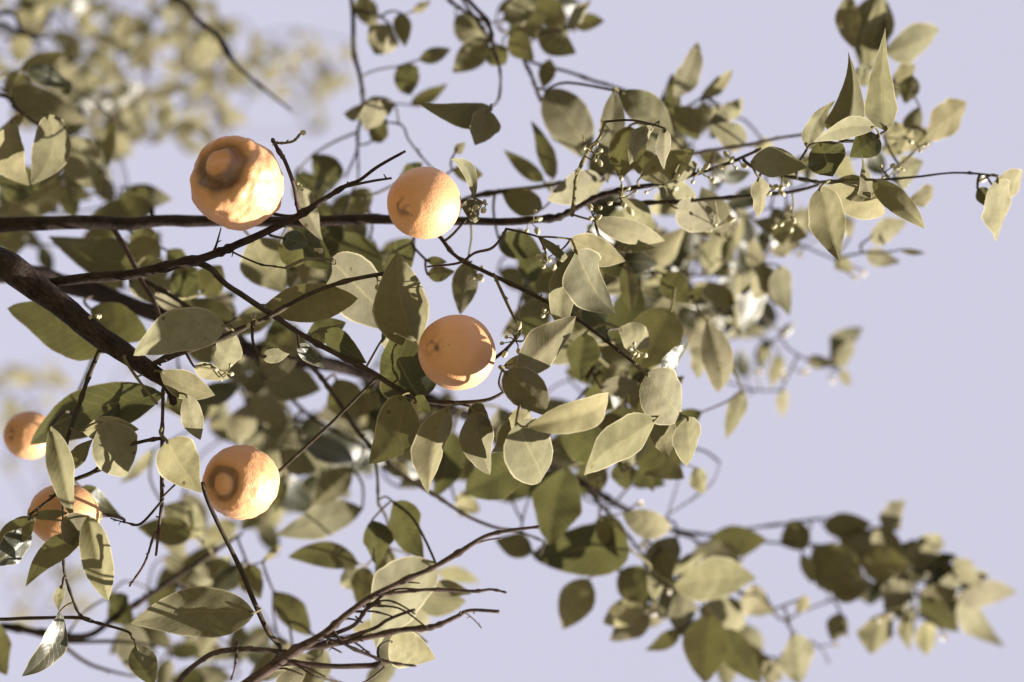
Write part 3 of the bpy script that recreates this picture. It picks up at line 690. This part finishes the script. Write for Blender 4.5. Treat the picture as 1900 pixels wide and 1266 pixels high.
def leaf_geo(spec, seed):
    bx, by, tx, ty, w, d, q = spec[:7]
    o = spec[7] if len(spec) > 7 else {}
    rr = random.Random(seed)
    m = d / K
    ax, ay = (tx - bx) * m, -(ty - by) * m
    ln2 = math.hypot(ax, ay)
    ex, ey = ax / ln2, ay / ln2
    q2 = rr.uniform(-.22, .22) if not (q > .9 and o.get('top')) else 0.0
    top = o.get('top', 0) or (q <= -.7 and not o.get('fill'))
    if q > .2 and not o.get('fill') and not top: q += .22
    nx, ny = q * SX - q2 * SY, q * SY + q2 * SX
    az = max(-1.0 * ln2, min(1.0 * ln2, nx * ax + ny * ay))
    A = R * ax + U * ay + F * az
    N = (R * nx + U * ny - F)
    Ah = A.normalized()
    N = (N - Ah * N.dot(Ah)).normalized()
    Wd = N.cross(Ah).normalized()
    perp = R * (-ey) + U * ex
    hw = (w * 1.10 / 2 * m) / max(0.45, abs(Wd.dot(perp)))
    L = A.length
    base = P(bx, by, d - az * 0.5)
    s = 1.0 if Wd.dot(perp) >= 0 else -1.0
    sb = o.get('sb', 0) * m * -s + rr.uniform(-.045, .045) * L
    fold = o.get('fold', rr.choice((-.34, -.28, -.2, -.12, .18)))
    bend = rr.uniform(-.10, .15) if not o.get('fill') else rr.uniform(-.1, .15)
    tw = rr.uniform(-.6, .6)
    tip = rr.uniform(-.38, .38)
    peak = o.get('peak', rr.uniform(.74, .95))
    rnd = o.get('round', 0)
    fill_ = o.get('fill', 0)
    nu, nv = (8, 2) if fill_ else (20, 5)
    ph, rip = rr.uniform(0, 6), rr.uniform(.05, .14)
    rows, uvs = [], []
    for i in range(nu + 1):
        t = i / nu
        c = base + A * t + Wd * (sb * 4 * t * (1 - t)) + N * (bend * L * 4 * t * (1 - t) + tip * L * max(0.0, t - .55) ** 2 * 2.2)
        pf = math.sin(math.pi * min(1, t ** peak))
        pf = max(pf, 0.0)
        pf = pf ** (0.62 if rnd else 0.80) * (1 - .20 * t * t) * 1.06
        if o.get('acu'):
            pf = (t / .2) ** .55 if t < .2 else ((1 - t) / .8) ** 1.15
        if i == 0: pf = 0.05
        if i == nu: pf = 0.012
        ca, sa = math.cos(tw * (t - .35)), math.sin(tw * (t - .35))
        Wt = Wd * ca + N * sa
        Nt = N * ca - Wd * sa
        row, uv = [], []
        for j in range(-nv, nv + 1):
            v = j / nv
            e = hw * pf
            lift = fold * abs(v) * e * (1.15 - .35 * abs(v))
            lift += rip * e * abs(v) ** 2 * math.sin(t * 13 + ph + (1.7 if v > 0 else 0))
            lift += 0.02 * e * math.sin(t * 31 + abs(v) * 5 + ph) * (0 if fill_ else 1)
            edge = 1 + (0.010 * math.sin(t * 47 + ph * 3 + v) if abs(v) > .99 and not fill_ else 0)
            row.append(c + Wt * (v * e * edge) + Nt * lift)
            uv.append((t, (v + 1) / 2))
        rows.append(row); uvs.append(uv)
    g = Geo()
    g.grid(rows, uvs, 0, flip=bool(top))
    return g, base, Ah, L * hw

# every leaf, bud and fruit grows out of the nearest wood
def metric(p):
    r = p - CAM
    return (r.dot(R), r.dot(U), r.dot(F) * 0.5)

LEMONS = [
 # x, y, radius px, distance, nipple direction (right, up), bumps, length ratio, label, groove
 (440, 341, 87, 1.92, (-.36, .40), 1.0, 1.04, 'large warty lemon with knobbly rind at the tip of a brown spur', 1.0, (520, 300)),
 (787, 377, 69, 1.94, (-.50, -.16), .10, 1.06, 'smooth pale yellow lemon with a curled leaf at its stem', .45, (872, 384)),
 (848, 654, 72, 1.95, (-.60, .17), .10, 1.06, 'smooth shaded orange lemon resting against a dark rounded leaf', .35, (935, 680)),
 (448, 895, 71, 1.98, (-.40, .03), .55, 1.05, 'lightly bumpy lemon with a dark ring round its nipple above a bare stick', .8, (380, 905)),
 (54, 808, 46, 2.15, (-.55, .1), .25, 1.08, 'small blurred orange lemon half hidden behind a long dark leaf', .5, (90, 800)),
 (118, 955, 60, 2.0, (-.92, .05), .15, 1.10, 'orange lemon covered by pale drooping leaves', .3, (176, 950)),
]

lemon_stem_pts = []
def build_lemon(i):
    x, y, rp, d, (nx, ny), bump, lr, label, groove, stem = LEMONS[i]
    r = rp * d / K
    c = P(x, y, d)
    nz = math.sqrt(max(0.02, 1 - nx*nx - ny*ny))
    ax = (R * nx + U * ny - F * nz).normalized()        # stem -> nipple, mostly downwards
    e1 = ax.orthogonal().normalized(); e2 = ax.cross(e1)
    root = empty('lemon', c)
    tag(root, label, 'lemon', 'lemons hanging in the tree')
    bpy.context.view_layer.update()
    PINV[root.name] = root.matrix_world.inverted()
    g = Geo()
    nt, npz = 88, 96
    rows, uvs = [], []
    off = Vector((i * 7.3, i * 3.1, i))
    for a in range(nt + 1):
        th = math.pi * a / nt                            # 0 = nipple
        row, uv = [], []
        for b in range(npz + 1):
            phi = 2 * math.pi * b / npz
            dirn = ax * math.cos(th) + (e1 * math.cos(phi) + e2 * math.sin(phi)) * math.sin(th)
            k = dirn + off
            wob = 0.10 * noise.noise(k * 3.0) + .30 * noise.noise(k * 1.3 + Vector((6, 2, 1)))
            tn = th * (1 + wob)
            wide = .44 if bump > .8 else .34 if bump > .4 else .24
            nip = math.exp(-(tn / (wide * (.68 if bump > .8 else .55))) ** 4) * (-.02 if bump > .8 else .02 if bump > .4 else .05) + (.05 * noise.noise(k * 5.5) if bump > .8 and tn < wide * 1.2 else 0)
            ring = -math.exp(-((tn - wide * (1.2 if bump > .8 else 1.05)) / (wide * (.44 if bump > .8 else .38))) ** 2) * (.20 if bump > .8 else .13 if bump > .4 else .012) * (.85 if bump > .8 else .8) * groove * (1 + .7 * noise.noise(k * 1.9 + Vector((1, 5, 2))))
            sh = math.exp(-((tn - wide * 2.0) / (wide * .7)) ** 2) * .035 * groove
            neck = math.exp(-((math.pi - th) / .35) ** 2) * .05
            rad = 1.0 + (lr - 1) * math.cos(th) ** 2 + nip + ring + sh + neck
            wart = noise.noise(k * 2.2) * .8 + noise.noise(k * 4.6) * .55 + noise.noise(k * 6.3 + Vector((3, 3, 9))) * .35 + noise.noise(k * 9) * .25 + abs(noise.noise(k * 13)) * .12
            rad += wart * .062 * bump * (0.45 + 0.55 * math.sin(th))
            rad += 0.022 * noise.noise(k * 1.7) + 0.0025 * noise.noise(k * 22)
            if b < npz: row.append(c + dirn * (r * .975 * rad))
            sc = math.exp(-((tn - wide * 1.12) / (wide * (.42 if bump > .8 else .30))) ** 2) * groove * ((0.8 if bump > .8 else .55) + 0.75 * noise.noise(k * 2.3 + Vector((4, 4, 4))))
            if bump < .4:
                sc = math.exp(-((tn - .10) / .15) ** 2) * max(0.0, .16 + .7 * noise.noise(k * 6.5 + Vector((2, 8, 5)))) + (.3 if noise.noise(k * 19) > .60 and th < .6 else 0)
            uv.append((th / math.pi, max(0, min(1, sc * 2.6))))
        rows.append(row); uvs.append(uv)
    g.grid(rows, uvs, 0, closed=True, flip=True)
    link_mesh('rind', g.mesh('rind'), RIND, root)
    # calyx: a little five-lobed star where the stalk meets the fruit
    top = c - ax * (r * .975 * (lr + .04))
    g = Geo()
    for k in range(5):
        an = k * 2 * math.pi / 5 + .3 * i
        o_ = e1 * math.cos(an) + e2 * math.sin(an)
        tn_ = ax.cross(o_)
        q = [top - ax * .0012, top + o_ * .0045 + tn_ * .0028 + ax * .0002, top + o_ * .0075 + ax * .0012, top + o_ * .0045 - tn_ * .0028 + ax * .0002]
        n0 = len(g.v)
        g.v.extend(q + [p - ax * .0014 for p in q])
        for fc in ([0,1,2,3], [7,6,5,4], [0,4,5,1], [1,5,6,2], [2,6,7,3], [3,7,4,0]):
            g.f.append([n0 + z for z in fc]); g.uv.extend([(0, 0)] * 4); g.mi.append(0)
    link_mesh('calyx', g.mesh('calyx', False), CALYX, root)
    return root, top, -ax

lemons = [build_lemon(i) for i in range(len(LEMONS))]

# ---- grow: attach leaves by the shortest wood (greedy, nearest first)
specs = []
for k, sp in enumerate(LV):
    g, base, ah, area = leaf_geo(sp, 1000 + k)
    specs.append(dict(g=g, base=base, ah=ah, area=abs(sp[2]-sp[0]) * 0 + math.hypot(sp[2]-sp[0], sp[3]-sp[1]) * sp[4], fill='fill' in (sp[7] if len(sp) > 7 else {}), sp=sp))
npts = np.array([metric(p) for p in NODES])
nworld = list(NODES); nown = list(NODE_OWNER)
todo = list(range(len(specs)))
bm_ = np.array([metric(s_['base']) for s_ in specs])
ahm = np.array([(s_['ah'].dot(R), s_['ah'].dot(U), s_['ah'].dot(F) * .5) for s_ in specs])
ahm /= np.linalg.norm(ahm, axis=1)[:, None]
best_d = np.full(len(specs), 1e9); best_i = np.zeros(len(specs), int)
for a in range(len(specs)):
    dl = npts - bm_[a]
    dd = (dl ** 2).sum(1)
    dd = dd * (1 + 2.2 * np.clip((dl @ ahm[a]) / np.sqrt(dd + 1e-9), 0, 1)) ** 2
    best_i[a] = dd.argmin(); best_d[a] = dd[best_i[a]]
alive = np.ones(len(specs), bool)
links = []
while alive.any():
    cand = np.where(alive, best_d, 1e12)
    a = int(cand.argmin())
    alive[a] = False
    j = int(best_i[a])
    src = nworld[j]; own = nown[j]
    dst = specs[a]['base']
    specs[a]['owner'] = own
    gap = (dst - src).length
    mids = []
    if gap > 0.004:
        ah = specs[a]['ah']
        m1 = src.lerp(dst, .5) - ah * min(.006, gap * .10) + Vector((rng.uniform(-1, 1), rng.uniform(-1, 1), rng.uniform(-1, 1))) * min(.008, gap * .06)
        sm = catmull([src, m1, dst, dst + ah * .004], 4)
        mids = sm
    specs[a]['path'] = mids; specs[a]['gap'] = gap
    newp = [p for p in mids[2:-4]] if gap > .03 else []
    newp.append(dst)
    for p in newp:
        idx = len(nworld); nworld.append(p); nown.append(own)
        mp = np.array(metric(p))
        dl = mp - bm_
        dd = (dl ** 2).sum(1)
        dd = dd * (1 + 2.2 * np.clip((dl * ahm).sum(1) / np.sqrt(dd + 1e-9), 0, 1)) ** 2
        upd = alive & (dd < best_d)
        best_d[upd] = dd[upd]; best_i[upd] = idx

def path_tube(g, path, r0, r1, mi=0, sides=5):
    n = len(path)
    tube(g, path, [r0 + (r1 - r0) * k / (n - 1) for k in range(n)], sides, mi=mi)

order = sorted(range(len(specs)), key=lambda k: -specs[k]['area'] * (1 if not specs[k]['fill'] else .45))
single = set(order[:310])
stuff, stuff_twigs = Geo(), Geo()
for k, s_ in enumerate(specs):
    g, path, gap = s_['g'], s_['path'], s_['gap']
    if k in single:
        own = s_['owner']
        if path:
            if gap < 0.04:
                path_tube(g, path, .0010, .0008, mi=1)
            else:
                n = len(path); cut = max(2, int(n * .72))
                tg = Geo()
                path_tube(tg, path[:cut], .0015, .0011, sides=6)
                link_mesh('twig', tg.mesh('twig'), GREENTWIG if rng.random() < .4 else TWIG, own)
                path_tube(g, path[cut-1:], .0011, .0008, mi=1)
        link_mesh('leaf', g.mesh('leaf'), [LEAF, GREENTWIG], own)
    else:
        stuff.merge(g)
        if path: path_tube(stuff_twigs, path, .0013, .0009, sides=4)
if stuff.v:
    o = link_mesh('foliage', stuff.mesh('foliage'), LEAF, tree); tag(o, kind='stuff')
if stuff_twigs.v:
    o = link_mesh('twig_tangle', stuff_twigs.mesh('twig_tangle'), TWIG, tree); tag(o, kind='stuff')

# lemon stalks
nw = np.array([tuple(p) for p in NODES])
for (root, top, up), L_ in zip(lemons, LEMONS):
    want = np.array(top + up * .02)
    dd = ((nw - want) ** 2).sum(1)
    dd[((nw - np.array(top)) @ np.array(up)) < .004] += 9.0     # only wood above the fruit
    dd[((nw - np.array(top)) @ np.array(U)) < -.015] += 3.0      # not hung from the sunny side
    dst = NODES[int(dd.argmin())]
    g = Geo()
    sm = catmull([top + up * -.001, top + up * .010, (top + up * .02).lerp(dst, .5), dst], 5)
    path_tube(g, sm, .0018, .0011, sides=8)
    link_mesh('stalk', g.mesh('stalk'), TWIG, root)

# ------------------------------------------------------------------ buds and blossoms
BUDS = [ # x, y, n, spread px, distance
 (956, 632, 9, 20, 1.97), (1016, 486, 7, 18, 2.0), (1098, 282, 5, 16, 1.98), (1446, 348, 9, 26, 2.03), (1470, 398, 6, 26, 2.1), (1178, 648, 5, 16, 2.0), (1642, 320, 3, 12, 2.05),
 (1674, 308, 3, 8, 2.08), (1704, 272, 4, 12, 2.12), (596, 466, 3, 9, 1.98), (560, 248, 2, 4, 1.92), (420, 690, 5, 24, 1.97), (880, 508, 5, 12, 2.05), (1150, 368, 8, 30, 2.02), (1300, 318, 6, 28, 2.04), (1360, 300, 5, 20, 2.04),
 (1100, 402, 6, 26, 2.02), (990, 408, 4, 16, 2.03), (180, 588, 3, 8, 1.97), (470, 590, 3, 10, 1.96), (700, 520, 2, 18, 1.99), (900, 380, 3, 8, 1.97), (770, 752, 2, 8, 1.95), (1034, 470, 5, 16, 2.0), (1330, 420, 5, 30, 2.1), (1230, 345, 5, 24, 2.05), (1010, 585, 3, 9, 2.0)]
BLOSSOMS = [(1580, 512, 2.4), (1598, 500, 2.42), (1330, 482, 2.35), (1350, 500, 2.38), (1480, 472, 2.38), (1540, 700, 2.52), (1450, 700, 2.5), (1484, 692, 2.5), (1546, 1196, 2.45), (1622, 1150, 2.43), (1642, 1144, 2.43), (1750, 1172, 2.45), (1566, 1172, 2.45), (1815, 338, 2.1), (1318, 590, 2.35), (1345, 560, 2.38), (1300, 500, 2.35), (1205, 1146, 2.32), (1240, 1090, 2.3), (1400, 690, 2.5), (1425, 650, 2.5), (1372, 560, 2.42), (1180, 936, 2.28), (1196, 1000, 2.3), (1330, 1170, 2.36)]

def bud_mesh(seed):
    rr = random.Random(seed)
    g = Geo()
    r, ln = 1.0, rr.uniform(1.1, 1.7)
    rows, uvs = [], []
    for a in range(7):
        th = math.pi * a / 6
        rows.append([Vector((math.sin(th) * math.cos(b * math.pi / 4), math.sin(th) * math.sin(b * math.pi / 4), -math.cos(th) * ln + ln)) * (1 + .08 * math.cos(b * 2.5)) for b in range(8)])
        uvs.append([(0, 0)] * 9)
    g.grid(rows, uvs, 0, closed=True)
    me = g.mesh('bud'); me.materials.append(BUD)
    return me
bud_meshes = [bud_mesh(k) for k in range(4)]
all_nodes = nworld
allm = np.array([metric(p) for p in all_nodes])
def attach(p):
    dd = ((allm - np.array(metric(p))) ** 2).sum(1)
    j = int(dd.argmin())
    return all_nodes[j], nown[j]
for x, y, n, spd, d in BUDS:
    hub, own = attach(P(x, y, d))
    g = Geo()
    first = P(x, y, d)
    path_tube(g, catmull([hub, hub.lerp(first, .5) + Vector((0, 0, .002)), first], 3), .0010, .0007)
    cluster = []
    for k in range(n):
        p = P(x + rng.gauss(0, spd * .55), y + rng.gauss(0, spd * .55), d + rng.uniform(-.02, .02))
        path_tube(g, catmull([first, first.lerp(p, .55) + Vector((rng.uniform(-1, 1), rng.uniform(-1, 1), rng.uniform(-1, 1))) * .002, p], 2), .0006, .0005, sides=4)
        cluster.append((p, (p - first).normalized() if (p - first).length > 1e-5 else Vector((0, 0, 1))))
    st = link_mesh('bud_stalk', g.mesh('bud_stalk'), GREENTWIG, own)
    for p, dirn in cluster:
        o = bpy.data.objects.new('bud', rng.choice(bud_meshes))
        col.objects.link(o)
        o.parent = own
        rs = rng.uniform(.0014, .0026)
        M = Matrix.Translation(p) @ dirn.to_track_quat('Z', 'Y').to_matrix().to_4x4() @ Matrix.Scale(rs, 4)
        o.matrix_parent_inverse = Matrix.Identity(4) if own.parent is tree else Matrix.Identity(4)
        o.matrix_basis = M

def blossom_mesh(seed):
    rr = random.Random(seed)
    g = Geo()
    for k in range(5):
        an = k * 2 * math.pi / 5 + rr.uniform(-.15, .15)
        rows, uvs = [], []
        curl = rr.uniform(.5, 1.2)
        for i in range(6):
            t = i / 5
            wv = math.sin(math.pi * min(1, (t * .9 + .06))) * .22 + .015
            rad, z = (t - .55 * curl * t * t) * .75, (.35 + curl * .5) * t + .3 * t * t
            row = []
            for j in (-1, 0, 1):
                px, py = rad, j * wv
                row.append(Vector((px * math.cos(an) - py * math.sin(an), px * math.sin(an) + py * math.cos(an), z + .10 * abs(j))))
            rows.append(row); uvs.append([(t, 0), (t, .5), (t, 1)])
        g.grid(rows, uvs, 0)
    tube(g, [Vector((0, 0, -.1)), Vector((0, 0, .25)), Vector((0, 0, .5))], [.12, .1, .07], 6, mi=1)
    me = g.mesh('blossom'); me.materials.append(PETAL); me.materials.append(BUD)
    return me
blossom_meshes = [blossom_mesh(k) for k in range(4)]
for x, y, d in BLOSSOMS:
    p = P(x, y, d)
    hub, own = attach(p)
    g = Geo()
    path_tube(g, catmull([hub, hub.lerp(p, .5) + Vector((0, .002, .003)), p], 3), .0009, .0008)
    link_mesh('flower_stalk', g.mesh('flower_stalk'), GREENTWIG, own)
    o = bpy.data.objects.new('blossom', rng.choice(blossom_meshes))
    col.objects.link(o)
    o.parent = own
    dirn = (-F * .6 + S * .8 + Vector((rng.uniform(-1, 1), rng.uniform(-1, 1), rng.uniform(-1, 1))) * .7).normalized()
    o.matrix_basis = Matrix.Translation(p) @ dirn.to_track_quat('Z', 'Y').to_matrix().to_4x4() @ Matrix.Scale(rng.uniform(.006, .009), 4)
